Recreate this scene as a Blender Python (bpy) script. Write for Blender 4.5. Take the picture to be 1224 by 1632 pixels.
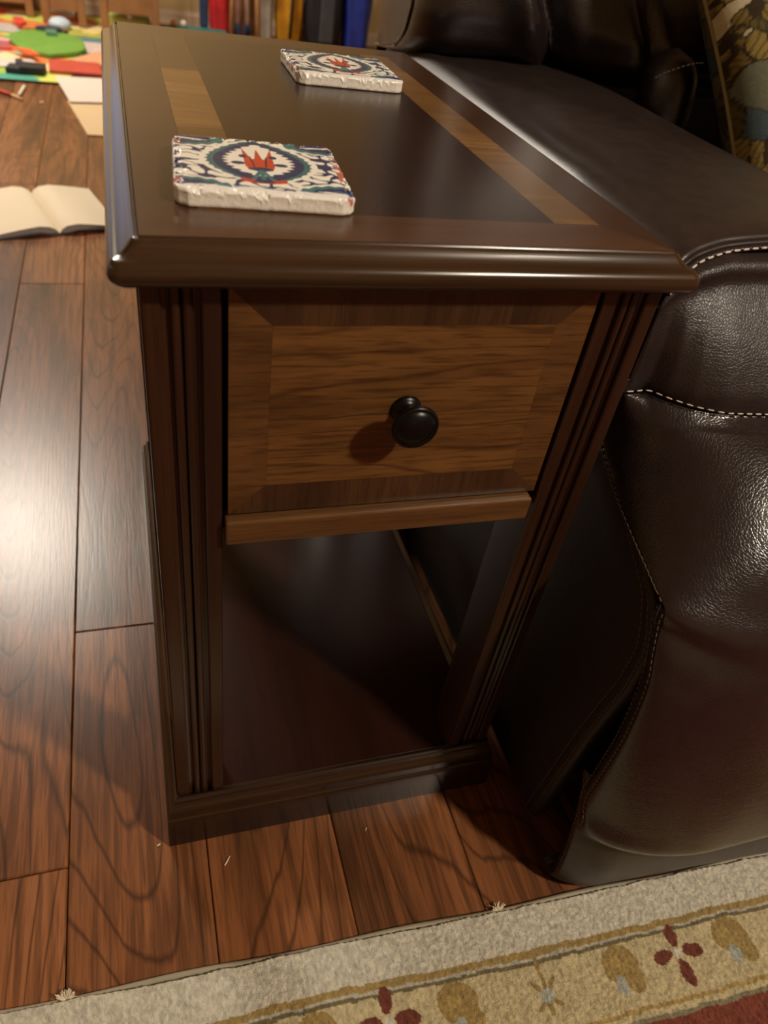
import bpy, bmesh, math, random
import numpy as np
from mathutils import Vector, Matrix
random.seed(7)
rng = np.random.default_rng(11)
sc = bpy.context.scene
for o in list(bpy.data.objects):
    bpy.data.objects.remove(o)
COL = sc.collection

# ---------------------------------------------------------------- camera
cam_d = bpy.data.cameras.new('camera'); cam = bpy.data.objects.new('camera', cam_d); COL.objects.link(cam)
cam_d.sensor_fit = 'VERTICAL'; cam_d.sensor_height = 36.0
cam_d.lens = 36.0 * 1187.2 / 1632.0
cam_d.clip_start = 0.02
Rv = Vector((0.95215705, -0.27345572, 0.13645117)); Uv = Vector((0.07858359, 0.65055185, 0.75538528)); Fv = Vector((0.29533299, 0.70852259, -0.64091666))
cam.matrix_world = Matrix(((Rv.x, Uv.x, -Fv.x, -0.165008), (Rv.y, Uv.y, -Fv.y, -0.38677), (Rv.z, Uv.z, -Fv.z, 0.771405), (0, 0, 0, 1)))
sc.camera = cam
cam_d.dof.use_dof = True; cam_d.dof.focus_distance = 0.62; cam_d.dof.aperture_fstop = 7.0

# ---------------------------------------------------------------- world, exposure, lights
w = bpy.data.worlds.new('world'); sc.world = w; w.use_nodes = True
w.node_tree.nodes['Background'].inputs[0].default_value = (0.9, 0.8, 0.68, 1)
w.node_tree.nodes['Background'].inputs[1].default_value = 0.02
sc.view_settings.view_transform = 'Standard'; sc.view_settings.look = 'None'
sc.view_settings.exposure = 0.0; sc.view_settings.gamma = 1.0
sc.view_settings.use_curve_mapping = False


def lamp(name, loc, r, power, color, target=None, spread=180):
    d = bpy.data.lights.new(name, 'AREA'); d.shape = 'DISK'; d.size = 2 * r; d.energy = power; d.color = color
    d.spread = math.radians(spread)
    o = bpy.data.objects.new(name, d); COL.objects.link(o); o.location = loc
    if target is not None:
        o.rotation_euler = (Vector(target) - Vector(loc)).to_track_quat('-Z', 'Y').to_euler()
    return o


lamp('ceiling_downlight', (1.30, -1.50, 2.38), 0.095, 60, (1.0, 0.87, 0.70), (0.1, 0.0, 0.3))
lamp('ceiling_playroom', (-0.92, 3.15, 2.40), 0.30, 96, (1.0, 0.90, 0.76))
lamp('cool_side_fill', (-2.6, 0.9, 2.0), 0.35, 1.5, (0.80, 0.84, 1.0), (0, .4, .5))  # added faint cool fill from the left, no real source there

# ---------------------------------------------------------------- helpers


def thing(name, label, cat, loc=(0, 0, 0), rotz=0, group=None):
    o = bpy.data.objects.new(name, None); COL.objects.link(o)
    o.location = loc; o.rotation_euler = (0, 0, rotz); o['label'] = label; o['category'] = cat
    if group: o['group'] = group
    return o


def tag(o, label, cat, group=None):
    o['label'] = label; o['category'] = cat
    if group: o['group'] = group
    return o


def link(name, me, mat=None, parent=None, kind=None, smooth=False):
    if mat is not None and len(me.materials) == 0: me.materials.append(mat)
    o = bpy.data.objects.new(name, me); COL.objects.link(o)
    if parent is not None: o.parent = parent
    if kind: o['kind'] = kind
    if smooth: me.polygons.foreach_set('use_smooth', [True] * len(me.polygons))
    return o


def mesh(name, vs, fs):
    me = bpy.data.meshes.new(name); me.from_pydata([tuple(v) for v in vs], [], fs); me.update(); return me


def bm_mesh(name, bm):
    bmesh.ops.recalc_face_normals(bm, faces=bm.faces)
    me = bpy.data.meshes.new(name); bm.to_mesh(me); bm.free(); return me


def box_bm(bm, x0, x1, y0, y1, z0, z1, bev=0.0, seg=2):
    r = bmesh.ops.create_cube(bm, size=1)
    vs = r['verts']
    for v in vs:
        v.co = Vector(((x0 + x1) / 2 + v.co.x * (x1 - x0), (y0 + y1) / 2 + v.co.y * (y1 - y0), (z0 + z1) / 2 + v.co.z * (z1 - z0)))
    if bev > 0:
        es = list({e for v in vs for e in v.link_edges})
        bmesh.ops.bevel(bm, geom=es, offset=bev, segments=seg, affect='EDGES', profile=0.5)


def box(name, b, mat, parent=None, bev=0.0, seg=2, **k):
    bm = bmesh.new(); box_bm(bm, *b, bev=bev, seg=seg)
    return link(name, bm_mesh(name, bm), mat, parent, **k)


def sheet_mesh(name, P, close_u=False):
    """grid of points P[n][m][3] -> mesh"""
    P = np.asarray(P, float); n, m = P.shape[:2]
    idx = np.arange(n * m).reshape(n, m)
    a = idx[:-1, :-1].ravel(); b = idx[1:, :-1].ravel(); c = idx[1:, 1:].ravel(); d = idx[:-1, 1:].ravel()
    F = np.stack([a, b, c, d], 1).tolist()
    if close_u:
        F += [[idx[-1, j], idx[0, j], idx[0, j + 1], idx[-1, j + 1]] for j in range(m - 1)]
    return mesh(name, P.reshape(-1, 3).tolist(), F)


def sheet(name, P, mat, parent=None, thick=0.0, close_u=False, kind=None, smooth=True, offset=-1):
    o = link(name, sheet_mesh(name, P, close_u), mat, parent, kind=kind, smooth=smooth)
    if thick:
        s = o.modifiers.new('s', 'SOLIDIFY'); s.thickness = thick; s.offset = offset
    return o


def prism(name, pts, z0, z1, mat, parent=None, **k):
    """closed polygon in xy extruded in z"""
    n = len(pts)
    vs = [(x, y, z0) for x, y in pts] + [(x, y, z1) for x, y in pts]
    fs = [list(range(n))[::-1], list(range(n, 2 * n))] + [[i, (i + 1) % n, n + (i + 1) % n, n + i] for i in range(n)]
    me = mesh(name, vs, fs)
    bm = bmesh.new(); bm.from_mesh(me); bmesh.ops.recalc_face_normals(bm, faces=bm.faces); bm.to_mesh(me); bm.free()
    return link(name, me, mat, parent, **k)


def tube_mesh(name, pts, r, seg=8, rad=None, cap=True):
    pts = [Vector(p) for p in pts]; n = len(pts); vs = []; fs = []
    up = Vector((0, 0, 1)); prev = None
    for i, p in enumerate(pts):
        t = (pts[min(i + 1, n - 1)] - pts[max(i - 1, 0)]).normalized()
        a = (prev if prev is not None else (up if abs(t.z) < 0.9 else Vector((1, 0, 0))))
        a = (a - t * a.dot(t)).normalized(); b = t.cross(a); prev = a
        rr = r if rad is None else rad[i]
        for k in range(seg):
            an = 2 * math.pi * k / seg
            vs.append(p + (a * math.cos(an) + b * math.sin(an)) * rr)
    for i in range(n - 1):
        for k in range(seg):
            k2 = (k + 1) % seg
            fs.append([i * seg + k, i * seg + k2, (i + 1) * seg + k2, (i + 1) * seg + k])
    if cap:
        fs.append(list(range(seg))[::-1]); fs.append([(n - 1) * seg + k for k in range(seg)])
    return mesh(name, vs, fs)


def tube(name, pts, r, mat, parent=None, seg=8, rad=None, **k):
    return link(name, tube_mesh(name, pts, r, seg, rad), mat, parent, smooth=True, **k)


def lathe(name, prof, seg, mat, parent=None, axis='z', at=(0, 0, 0)):
    vs = []; fs = []
    for r, h in prof:
        for k in range(seg):
            a = 2 * math.pi * k / seg
            p = (r * math.cos(a), r * math.sin(a), h)
            if axis == 'y': p = (p[0], -h, p[1])
            vs.append((p[0] + at[0], p[1] + at[1], p[2] + at[2]))
    for i in range(len(prof) - 1):
        for k in range(seg):
            k2 = (k + 1) % seg
            fs.append([i * seg + k, i * seg + k2, (i + 1) * seg + k2, (i + 1) * seg + k])
    fs.append(list(range(seg))); fs.append([(len(prof) - 1) * seg + k for k in range(seg)])
    me = mesh(name, vs, fs)
    bm = bmesh.new(); bm.from_mesh(me); bmesh.ops.recalc_face_normals(bm, faces=bm.faces); bm.to_mesh(me); bm.free()
    return link(name, me, mat, parent, smooth=True)


def interp(xs, pts, kind='smooth'):
    """resample polyline pts (k,d) at params xs in 0..1 with catmull-rom"""
    P = np.asarray(pts, float); k = len(P); out = []
    for x in xs:
        t = min(max(x, 0), 1) * (k - 1); i = min(int(t), k - 2); u = t - i
        p0 = P[max(i - 1, 0)]; p1 = P[i]; p2 = P[i + 1]; p3 = P[min(i + 2, k - 1)]
        out.append(0.5 * ((2 * p1) + (-p0 + p2) * u + (2 * p0 - 5 * p1 + 4 * p2 - p3) * u * u + (-p0 + 3 * p1 - 3 * p2 + p3) * u ** 3))
    return np.array(out)


def vnoise(x, y, seed=0):
    """value noise on arrays"""
    r = np.random.default_rng(seed); T = r.random((64, 64))
    xi = np.floor(x).astype(int); yi = np.floor(y).astype(int); fx = x - xi; fy = y - yi
    fx = fx * fx * (3 - 2 * fx); fy = fy * fy * (3 - 2 * fy)
    a = T[xi % 64, yi % 64]; b = T[(xi + 1) % 64, yi % 64]; c = T[xi % 64, (yi + 1) % 64]; d = T[(xi + 1) % 64, (yi + 1) % 64]
    return (a * (1 - fx) + b * fx) * (1 - fy) + (c * (1 - fx) + d * fx) * fy


def fbm(x, y, seed=0, o=3):
    s = 0; a = 0.5; t = 0
    for i in range(o):
        s = s + a * vnoise(x * 2 ** i, y * 2 ** i, seed + i); t += a; a *= 0.5
    return s / t


def srgb(c):
    c = np.asarray(c, float) / 255.0
    return np.where(c <= 0.04045, c / 12.92, ((c + 0.055) / 1.055) ** 2.4)


def S(r, g, b, m=1.0):
    v = srgb((r, g, b)) * m
    return (float(v[0]), float(v[1]), float(v[2]), 1)


def paint(o, cols):
    me = o.data; at = me.color_attributes.new('paint', 'FLOAT_COLOR', 'POINT')
    c = np.ones((len(me.vertices), 4)); c[:, :3] = cols
    at.data.foreach_set('color', c.ravel())


# ---------------------------------------------------------------- materials
class N:
    def __init__(s, name):
        s.m = bpy.data.materials.new(name); s.m.use_nodes = True; s.t = s.m.node_tree; s.b = s.t.nodes['Principled BSDF']

    def n(s, typ, **k):
        nd = s.t.nodes.new(typ)
        for a, v in k.items():
            if a.startswith('_'): setattr(nd, a[1:], v)
        return nd

    def l(s, a, b): s.t.links.new(a, b)

    def set(s, **k):
        for a, v in k.items(): s.b.inputs[a.replace('_', ' ')].default_value = v


def ramp(N_, pts, fac):
    r = N_.n('ShaderNodeValToRGB'); e = r.color_ramp.elements
    while len(e) > 1: e.remove(e[-1])
    e[0].position = pts[0][0]; e[0].color = pts[0][1]
    for p, c in pts[1:]:
        x = e.new(p); x.color = c
    N_.l(fac, r.inputs[0]); return r.outputs[0]


def mathn(N_, op, a, b=None, c=None):
    m = N_.n('ShaderNodeMath'); m.operation = op
    for i, v in enumerate((a, b, c)):
        if v is None: continue
        if isinstance(v, (int, float)): m.inputs[i].default_value = v
        else: N_.l(v, m.inputs[i])
    return m.outputs[0]


def mix(N_, blend, fac, a, b):
    m = N_.n('ShaderNodeMix'); m.data_type = 'RGBA'; m.blend_type = blend
    if isinstance(fac, (int, float)): m.inputs[0].default_value = fac
    else: N_.l(fac, m.inputs[0])
    for i, v in ((6, a), (7, b)):
        if isinstance(v, tuple): m.inputs[i].default_value = v
        else: N_.l(v, m.inputs[i])
    return m.outputs[2]


def noise(N_, vec, scale, detail=2, rough=0.5, dist=0.0):
    n = N_.n('ShaderNodeTexNoise'); n.inputs['Scale'].default_value = scale; n.inputs['Detail'].default_value = detail
    n.inputs['Roughness'].default_value = rough; n.inputs['Distortion'].default_value = dist
    N_.l(vec, n.inputs['Vector']); return n.outputs[0]


def wood(name, dark, mid, light, axis='y', freq=55, warp=1.2, pore=1.0, rough=0.3, vein=0.5, stretch=9.0, tint=0.25, bump=0.1, coat=0.0, vein_w=0.22, spec=0.5, ps=620, streak=0.25):
    A = N(name)
    tc = A.n('ShaderNodeTexCoord'); oi = A.n('ShaderNodeObjectInfo')
    rnd = mathn(A, 'MULTIPLY', oi.outputs['Random'], 37.0)
    comb = A.n('ShaderNodeCombineXYZ')
    for i in range(3): A.l(rnd, comb.inputs[i])
    add = A.n('ShaderNodeVectorMath'); add.operation = 'ADD'; A.l(tc.outputs['Object'], add.inputs[0]); A.l(comb.outputs[0], add.inputs[1])
    mp = A.n('ShaderNodeMapping')
    sc_ = [1.0, 1.0, 1.0]; sc_['xyz'.index(axis)] = 1.0 / stretch
    mp.inputs['Scale'].default_value = sc_
    A.l(add.outputs[0], mp.inputs['Vector']); v = mp.outputs[0]
    # growth-ring field: a low-frequency noise contoured many times
    f = noise(A, v, freq / 9.0, 1.5, 0.45, 0.3)
    fine = noise(A, v, freq * 1.6, 2, 0.6)
    fld = mathn(A, 'ADD', mathn(A, 'MULTIPLY', f, 9.0 * warp), mathn(A, 'MULTIPLY', fine, 0.35))
    fr = mathn(A, 'FRACT', fld)
    # distance from ring edge
    d = mathn(A, 'ABSOLUTE', mathn(A, 'SUBTRACT', fr, 0.5))
    line = ramp(A, [(0.0, (1, 1, 1, 1)), (vein_w, (0, 0, 0, 1))], d)
    mp2 = A.n('ShaderNodeMapping'); s2 = [1.0, 1.0, 1.0]; s2['xyz'.index(axis)] = 1.0 / (stretch * 2.6)
    mp2.inputs['Scale'].default_value = s2; A.l(add.outputs[0], mp2.inputs['Vector'])
    po = noise(A, mp2.outputs[0], ps, 2, 0.7)
    br = noise(A, v, freq / 4.0, 3, 0.6)
    base = ramp(A, [(0.25, dark), (0.5, mid), (0.75, light)], br)
    base = mix(A, 'MIX', mathn(A, 'MULTIPLY', line, vein), base, dark)
    sk = ramp(A, [(0.40, (1, 1, 1, 1)), (0.56, (0, 0, 0, 1))], noise(A, mp2.outputs[0], ps / 3.2, 2, 0.6))
    base = mix(A, 'MIX', mathn(A, 'MULTIPLY', sk, streak), base, dark)
    pr = ramp(A, [(0.36, (1, 1, 1, 1)), (0.52, (0, 0, 0, 1))], po)
    base = mix(A, 'MIX', mathn(A, 'MULTIPLY', pr, 0.55 * pore), base, dark)
    hv = mathn(A, 'ADD', mathn(A, 'MULTIPLY', oi.outputs['Random'], 2 * tint), 1.0 - tint)
    hc = A.n('ShaderNodeCombineXYZ')
    for i in range(3): A.l(hv, hc.inputs[i])
    base = mix(A, 'MULTIPLY', 1.0, base, hc.outputs[0])
    A.l(base, A.b.inputs['Base Color'])
    A.set(Roughness=rough)
    A.b.inputs['Specular IOR Level'].default_value = spec
    if coat: A.b.inputs['Coat Weight'].default_value = coat; A.b.inputs['Coat Roughness'].default_value = 0.12
    bp = A.n('ShaderNodeBump'); bp.inputs['Strength'].default_value = bump; bp.inputs['Distance'].default_value = 0.0006
    h = mathn(A, 'SUBTRACT', 1.0, mathn(A, 'ADD', mathn(A, 'MULTIPLY', pr, 0.6), mathn(A, 'MULTIPLY', line, 0.4)))
    A.l(h, bp.inputs['Height']); A.l(bp.outputs[0], A.b.inputs['Normal'])
    return A.m


def plain(name, col, rough=0.5, metal=0.0, var=0.12, scale=30, bump=0.0, bscale=200, spec=0.5, coat=0, sheen=0):
    A = N(name); tc = A.n('ShaderNodeTexCoord')
    n_ = noise(A, tc.outputs['Object'], scale, 3, 0.6)
    lo = tuple(c * (1 - var) for c in col[:3]) + (1,); hi = tuple(min(1, c * (1 + var)) for c in col[:3]) + (1,)
    A.l(ramp(A, [(0.3, lo), (0.7, hi)], n_), A.b.inputs['Base Color'])
    A.set(Roughness=rough, Metallic=metal); A.b.inputs['Specular IOR Level'].default_value = spec
    if coat: A.b.inputs['Coat Weight'].default_value = coat
    if sheen: A.b.inputs['Sheen Weight'].default_value = sheen
    if bump:
        bp = A.n('ShaderNodeBump'); bp.inputs['Strength'].default_value = bump; bp.inputs['Distance'].default_value = 0.001
        A.l(noise(A, tc.outputs['Object'], bscale, 3, 0.6), bp.inputs['Height']); A.l(bp.outputs[0], A.b.inputs['Normal'])
    return A.m


def painted(name, rough=0.4, bump=0.2, bscale=300, spec=0.5, bdist=0.0008, sheen=0.0):
    A = N(name); a = A.n('ShaderNodeVertexColor'); a.layer_name = 'paint'
    A.l(a.outputs[0], A.b.inputs['Base Color']); A.set(Roughness=rough); A.b.inputs['Specular IOR Level'].default_value = spec
    tc = A.n('ShaderNodeTexCoord'); bp = A.n('ShaderNodeBump'); bp.inputs['Strength'].default_value = bump; bp.inputs['Distance'].default_value = bdist
    A.l(noise(A, tc.outputs['Object'], bscale, 3, 0.6), bp.inputs['Height']); A.l(bp.outputs[0], A.b.inputs['Normal'])
    if sheen: A.b.inputs['Sheen Weight'].default_value = sheen
    return A.m


def leather(name, col, rough=0.36, grain=0.35, scale=420, wrinkle=0.25):
    A = N(name); tc = A.n('ShaderNodeTexCoord')
    nz = noise(A, tc.outputs['Object'], 60, 2, 0.5)
    mx = A.n('ShaderNodeVectorMath'); mx.operation = 'MULTIPLY_ADD'
    nc = A.n('ShaderNodeTexNoise'); nc.inputs['Scale'].default_value = 90; A.l(tc.outputs['Object'], nc.inputs['Vector'])
    A.l(nc.outputs[1], mx.inputs[0]); mx.inputs[1].default_value = (0.003, 0.003, 0.003); A.l(tc.outputs['Object'], mx.inputs[2])
    vo = A.n('ShaderNodeTexVoronoi'); vo.feature = 'DISTANCE_TO_EDGE'; vo.inputs['Scale'].default_value = scale; A.l(mx.outputs[0], vo.inputs['Vector'])
    cr = ramp(A, [(0.0, (0, 0, 0, 1)), (0.12, (0.8, 0.8, 0.8, 1)), (0.4, (1, 1, 1, 1))], vo.outputs['Distance'])
    mp = A.n('ShaderNodeMapping'); mp.inputs['Scale'].default_value = (0.35, 1, 1.6); A.l(tc.outputs['Object'], mp.inputs['Vector'])
    wr = noise(A, mp.outputs[0], 70, 3, 0.6, 0.6)
    lo = tuple(c * 0.8 for c in col[:3]) + (1,); hi = tuple(c * 1.2 for c in col[:3]) + (1,)
    A.l(ramp(A, [(0.3, lo), (0.7, hi)], nz), A.b.inputs['Base Color'])
    A.set(Roughness=rough); A.b.inputs['Specular IOR Level'].default_value = 0.5
    if rough < .30: A.b.inputs['Coat Weight'].default_value = .5; A.b.inputs['Coat Roughness'].default_value = .24
    b1 = A.n('ShaderNodeBump'); b1.inputs['Strength'].default_value = grain; b1.inputs['Distance'].default_value = 0.0008
    A.l(cr, b1.inputs['Height'])
    b2 = A.n('ShaderNodeBump'); b2.inputs['Strength'].default_value = wrinkle; b2.inputs['Distance'].default_value = 0.004
    A.l(wr, b2.inputs['Height']); A.l(b1.outputs[0], b2.inputs['Normal']); A.l(b2.outputs[0], A.b.inputs['Normal']); A.l(b2.outputs[0], A.b.inputs['Coat Normal'])
    return A.m


M = {}
M['plank'] = wood('laminate_plank', S(50, 30, 18), S(134, 84, 50), S(158, 102, 64), axis='y', freq=36, warp=5.5, pore=0.5, rough=0.30, vein=0.7, stretch=7.5, tint=0.10, bump=0.08, vein_w=0.10, spec=0.5, ps=420, streak=.5)
M['field'] = wood('veneer_dark_field', S(34, 19, 12), S(46, 26, 17), S(54, 31, 20), axis='y', freq=30, pore=0.5, rough=0.24, vein=0.3, stretch=8, tint=0.05, bump=0.04)
M['border_y'] = wood('veneer_border', S(50, 31, 20), S(66, 41, 27), S(76, 48, 32), axis='x', freq=40, pore=0.5, rough=0.24, vein=0.25, stretch=8, tint=0.08, bump=0.04)
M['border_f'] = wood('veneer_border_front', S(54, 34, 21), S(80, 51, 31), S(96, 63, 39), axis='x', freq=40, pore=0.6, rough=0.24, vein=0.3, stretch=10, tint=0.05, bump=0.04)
M['gold'] = wood('veneer_golden_inlay', S(88, 58, 28), S(128, 92, 48), S(146, 108, 60), axis='x', freq=50, pore=0.6, rough=0.24, vein=0.35, stretch=8, tint=0.16, bump=0.04)
M['moulding_x'] = wood('moulding_wood_x', S(38, 25, 15), S(72, 50, 32), S(98, 72, 48), axis='x', freq=90, pore=0.7, rough=0.20, vein=0.5, stretch=26, tint=0.05, bump=0.04)
M['base'] = wood('base_moulding_wood', S(24, 14, 9), S(44, 28, 18), S(58, 38, 25), axis='x', freq=90, pore=0.5, rough=0.22, vein=0.4, stretch=26, tint=0.05, bump=0.04)
M['moulding_y'] = wood('moulding_wood_y', S(30, 18, 11), S(50, 32, 21), S(66, 44, 29), axis='y', freq=90, pore=0.7, rough=0.16, vein=0.4, stretch=26, tint=0.05, bump=0.03)
M['post'] = wood('post_wood', S(26, 15, 9), S(50, 29, 17), S(62, 38, 23), axis='z', freq=60, pore=0.7, rough=0.27, vein=0.4, stretch=16, tint=0.05, bump=0.05)
M['drawer'] = wood('drawer_veneer_centre', S(46, 28, 13), S(104, 69, 33), S(122, 84, 44), axis='x', freq=75, warp=1.5, pore=1.1, rough=0.33, vein=0.65, stretch=6, tint=0.02, bump=0.08, vein_w=0.10, ps=380)
M['drawer_side'] = wood('drawer_veneer_side', S(50, 31, 15), S(98, 65, 32), S(112, 76, 40), axis='x', freq=50, warp=1.0, pore=1.0, rough=0.33, vein=0.5, stretch=6, tint=0.1, bump=0.08)
M['drawer_band'] = wood('drawer_veneer_cross', S(40, 25, 14), S(68, 45, 25), S(84, 57, 32), axis='z', freq=50, warp=1.0, pore=1.0, rough=0.33, vein=0.4, stretch=8, tint=0.2, bump=0.08)
M['rail'] = wood('rail_wood', S(56, 36, 19), S(96, 65, 36), S(112, 78, 45), axis='x', freq=50, pore=0.6, rough=0.24, vein=0.3, stretch=8, tint=0.05, bump=0.06)
M['shelf'] = wood('shelf_wood', S(30, 14, 9), S(42, 21, 14), S(50, 26, 17), axis='y', freq=24, pore=0.5, rough=0.26, vein=0.3, stretch=8, tint=0.05, bump=0.04)
M['knob'] = plain('oiled_bronze', S(38, 37, 36), rough=0.32, metal=0.85, var=0.1)
M['leather'] = leather('brown_leather', S(34, 25, 26), rough=0.27, grain=0.17, scale=400, wrinkle=0.05)
M['leather_side'] = leather('brown_leather_side', S(32, 23, 22), rough=0.55, grain=0.10, scale=480, wrinkle=0.04)
M['leather_smooth'] = leather('brown_leather_smooth', S(47, 37, 34), rough=0.35, grain=0.07, scale=480, wrinkle=0.04)
M['leather_pebble'] = leather('brown_leather_pebbled', S(38, 28, 27), rough=0.40, grain=0.22, scale=420, wrinkle=0.06)
M['thread'] = plain('stitch_thread', S(214, 196, 186), rough=0.6)
M['thread_dim'] = plain('stitch_thread_tan', S(88, 68, 54), rough=0.6)
M['glaze'] = painted('glazed_print', rough=0.28, bump=0.12, bscale=250)
M['rug'] = painted('wool_pile', rough=0.95, bump=0.9, bscale=900, spec=0.1, bdist=0.0025, sheen=0.15)
M['fabric'] = painted('tapestry_fabric', rough=0.85, bump=0.5, bscale=700, spec=0.2)
M['wall'] = plain('beige_wall_paint', S(198, 172, 122), rough=0.8, var=0.03, scale=2, bump=0.08, bscale=120)
M['ceil'] = plain('ceiling_paint', S(206, 190, 160), rough=0.9, var=0.02)
M['trimw'] = plain('trim_paint', S(205, 180, 150), rough=0.5, var=0.03)
M['chair'] = plain('honey_wood', S(142, 100, 60), rough=0.45, var=0.15, scale=12)
M['paper'] = plain('paper_cream', S(222, 208, 182), rough=0.8, var=0.03, scale=6)
M['paper2'] = plain('paper_white', S(206, 192, 180), rough=0.8, var=0.02, scale=6)
M['paper3'] = plain('paper_tan', S(198, 172, 132), rough=0.8, var=0.03, scale=6)
M['edgep'] = plain('page_edges', S(150, 142, 140), rough=0.8, var=0.1, scale=100)
M['cover'] = plain('notebook_cover', S(80, 74, 80), rough=0.6)


def flat(r, g, b, rough=0.6, var=0.12):
    key = 'c%d_%d_%d' % (r, g, b)
    if key not in M: M[key] = plain('colour_' + key, S(r, g, b), rough=rough, var=var, scale=25)
    return M[key]


# ---------------------------------------------------------------- room shell
X0, X1, Y0, Y1, ZC = -2.75, 3.2, -2.85, 4.69, 2.46
floor = box('floor', (X0, X1, Y0, Y1, -0.06, -0.012), flat(24, 14, 10), kind='structure')
walls = [('wall_back', (X0, X1, Y1, Y1 + .1, 0, ZC)), ('wall_front', (X0, X1, Y0 - .1, Y0, 0, ZC)),
         ('wall_left', (X0 - .1, X0, Y0 - .1, Y1 + .1, 0, ZC)), ('wall_right', (X1, X1 + .1, Y0 - .1, Y1 + .1, 0, ZC))]
for n_, b in walls: box(n_, b, M['wall'], kind='structure')
box('ceiling', (X0 - .1, X1 + .1, Y0 - .1, Y1 + .1, ZC, ZC + .1), M['ceil'], kind='structure')


def trim_x(name, x0, x1, y, h=0.068, t=0.014, sgn=-1):
    pts = [(0, 0), (t, 0), (t, h * .7), (t * .6, h * .86), (t * .5, h), (0, h)]
    P = [[(x, y + sgn * a, b) for a, b in pts] for x in (x0, x1)]
    return sheet(name, P, M['trimw'], kind='structure', smooth=False)


trim_x('baseboard_back', X0, X1, Y1)
trim_x('baseboard_front', X0, X1, Y0, sgn=1)

refl_board = box('reflection_board', (-2.35, -0.95, Y1 - .03, Y1 - .002, 0.30, 2.05), M['trimw'], kind='structure', bev=.004)  # unseen board added to put a grey-lavender reflection on the left moulding
A = N('lavender_glow'); A.set(Roughness=.1); A.b.inputs['Base Color'].default_value = (.02, .02, .03, 1); A.b.inputs['Emission Color'].default_value = (.66, .63, .74, 1); A.b.inputs['Emission Strength'].default_value = 0.9  # added glow, only there to be mirrored in the table moulding
for i in range(2):
    box('glow_panel', (-2.30 + i * .68, -1.68 + i * .68, Y1 - .036, Y1 - .028, .35, 2.0), A.m, refl_board)
# floor planks
PW, PL = 0.1315, 1.315
bm = bmesh.new(); box_bm(bm, -PW / 2 + .0005, PW / 2 - .0005, -PL / 2 + .0006, PL / 2 - .0006, -0.012, 0.0, bev=0.0011, seg=1)
plank_me = bm_mesh('plank', bm); plank_me.materials.append(M['plank'])
starts = {0: -0.012, 1: 0.288, 2: 0.86, 3: -0.40, 4: 0.55, -1: 0.62, -2: 0.18}
k0 = int(math.floor((X0 + 0.4025) / PW)); k1 = int(math.ceil((X1 + 0.4025) / PW))
first = True; np_ = 0
for k in range(k0 + 1, k1 - 1):
    xc = -0.4025 + PW * (k + .5)
    s = starts.get(k, random.uniform(0, PL))
    j0 = int(math.floor((Y0 - s) / PL)) + 1
    y = s + j0 * PL
    while y + PL <= Y1 + .01:
        if True:
            o = bpy.data.objects.new('plank', plank_me); COL.objects.link(o); o.parent = floor
            o.location = (xc, y + PL / 2, 0); np_ += 1
        y += PL
    # cut pieces at both ends
    for ya, yb in ((Y0, s + j0 * PL), (y, Y1)):
        if yb - ya > 0.02:
            bm = bmesh.new(); h = (yb - ya) / 2
            box_bm(bm, -PW / 2 + .0005, PW / 2 - .0005, -h + .0006, h - .0006, -0.012, 0.0, bev=0.0011, seg=1)
            o = link('plank', bm_mesh('plank', bm), M['plank'], floor); o.location = (xc, (ya + yb) / 2, 0); np_ += 1
print('planks', np_)

# ---------------------------------------------------------------- side table
H = 0.62
table = thing('side_table', 'dark brown wooden side table with fluted posts and one drawer beside the leather recliner', 'side table')
W_ = 0.161; YF = 0.0023; YB = 0.586
# slab core
core = box('slab', (-W_, W_, YF, YB, 0.5975, 0.6185), M['field'], table)
GAP = 0.00005


def veneer(name, pts, mat, z0=0.6184, z1=0.62, label=None):
    c = np.mean(np.array(pts), 0)
    q = []
    for p in pts:
        q.append((p[0] - np.sign(p[0] - c[0]) * GAP, p[1] - np.sign(p[1] - c[1]) * GAP))
    o = prism(name, q, z0, z1, mat, table)
    if label: o['label'] = label
    return o


XI, XO = 0.095, 0.128
YI0, YI1 = 0.0425, 0.5455
veneer('field_panel', [(-XI, YI0), (XI, YI0), (XI, YI1), (-XI, YI1)], M['field'], label='dark brown middle panel of the table top')
for s in (-1, 1):
    ys = [YI0, 0.115, 0.205, 0.29, 0.385, 0.47, YI1]
    for a, b in zip(ys[:-1], ys[1:]):
        x0, x1 = sorted((s * XI, s * XO))
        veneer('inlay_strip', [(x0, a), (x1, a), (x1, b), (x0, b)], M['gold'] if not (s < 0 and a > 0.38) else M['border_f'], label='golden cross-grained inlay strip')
    x0, x1 = s * XO, s * W_
    veneer('border_strip', [(x0, YI0), (x1, YF), (x1, YB), (x0, YI1)] if s > 0 else [(x1, YF), (x0, YI0), (x0, YI1), (x1, YB)], M['border_y'])
veneer('border_strip', [(-W_, YF), (W_, YF), (XO, YI0), (-XO, YI0)], M['border_f'], label='front border strip of the table top, toned lighter for light on its grain')  # lighter veneer tone stands in for light catching the front grain
veneer('border_strip', [(-XO, YI1), (XO, YI1), (W_, YB), (-W_, YB)], M['border_y'])
# mitred edge moulding
mp = [(0.0002, 0.6195), (0.0012, 0.6182), (0.0022, 0.6190), (0.0034, 0.6186), (0.0050, 0.6170), (0.0068, 0.6148), (0.0090, 0.6128), (0.0112, 0.6117), (0.0128, 0.6113),
      (0.0142, 0.6106), (0.0156, 0.6090), (0.0166, 0.6068), (0.0169, 0.6044), (0.0165, 0.6020), (0.0154, 0.5998), (0.0138, 0.5982), (0.0118, 0.5975), (0.0080, 0.5972), (0.0, 0.5972)]


def dense(p, n=4):
    return interp(np.linspace(0, 1, (len(p) - 1) * n + 1), p)


mpd = dense(mp, 3)


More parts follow.
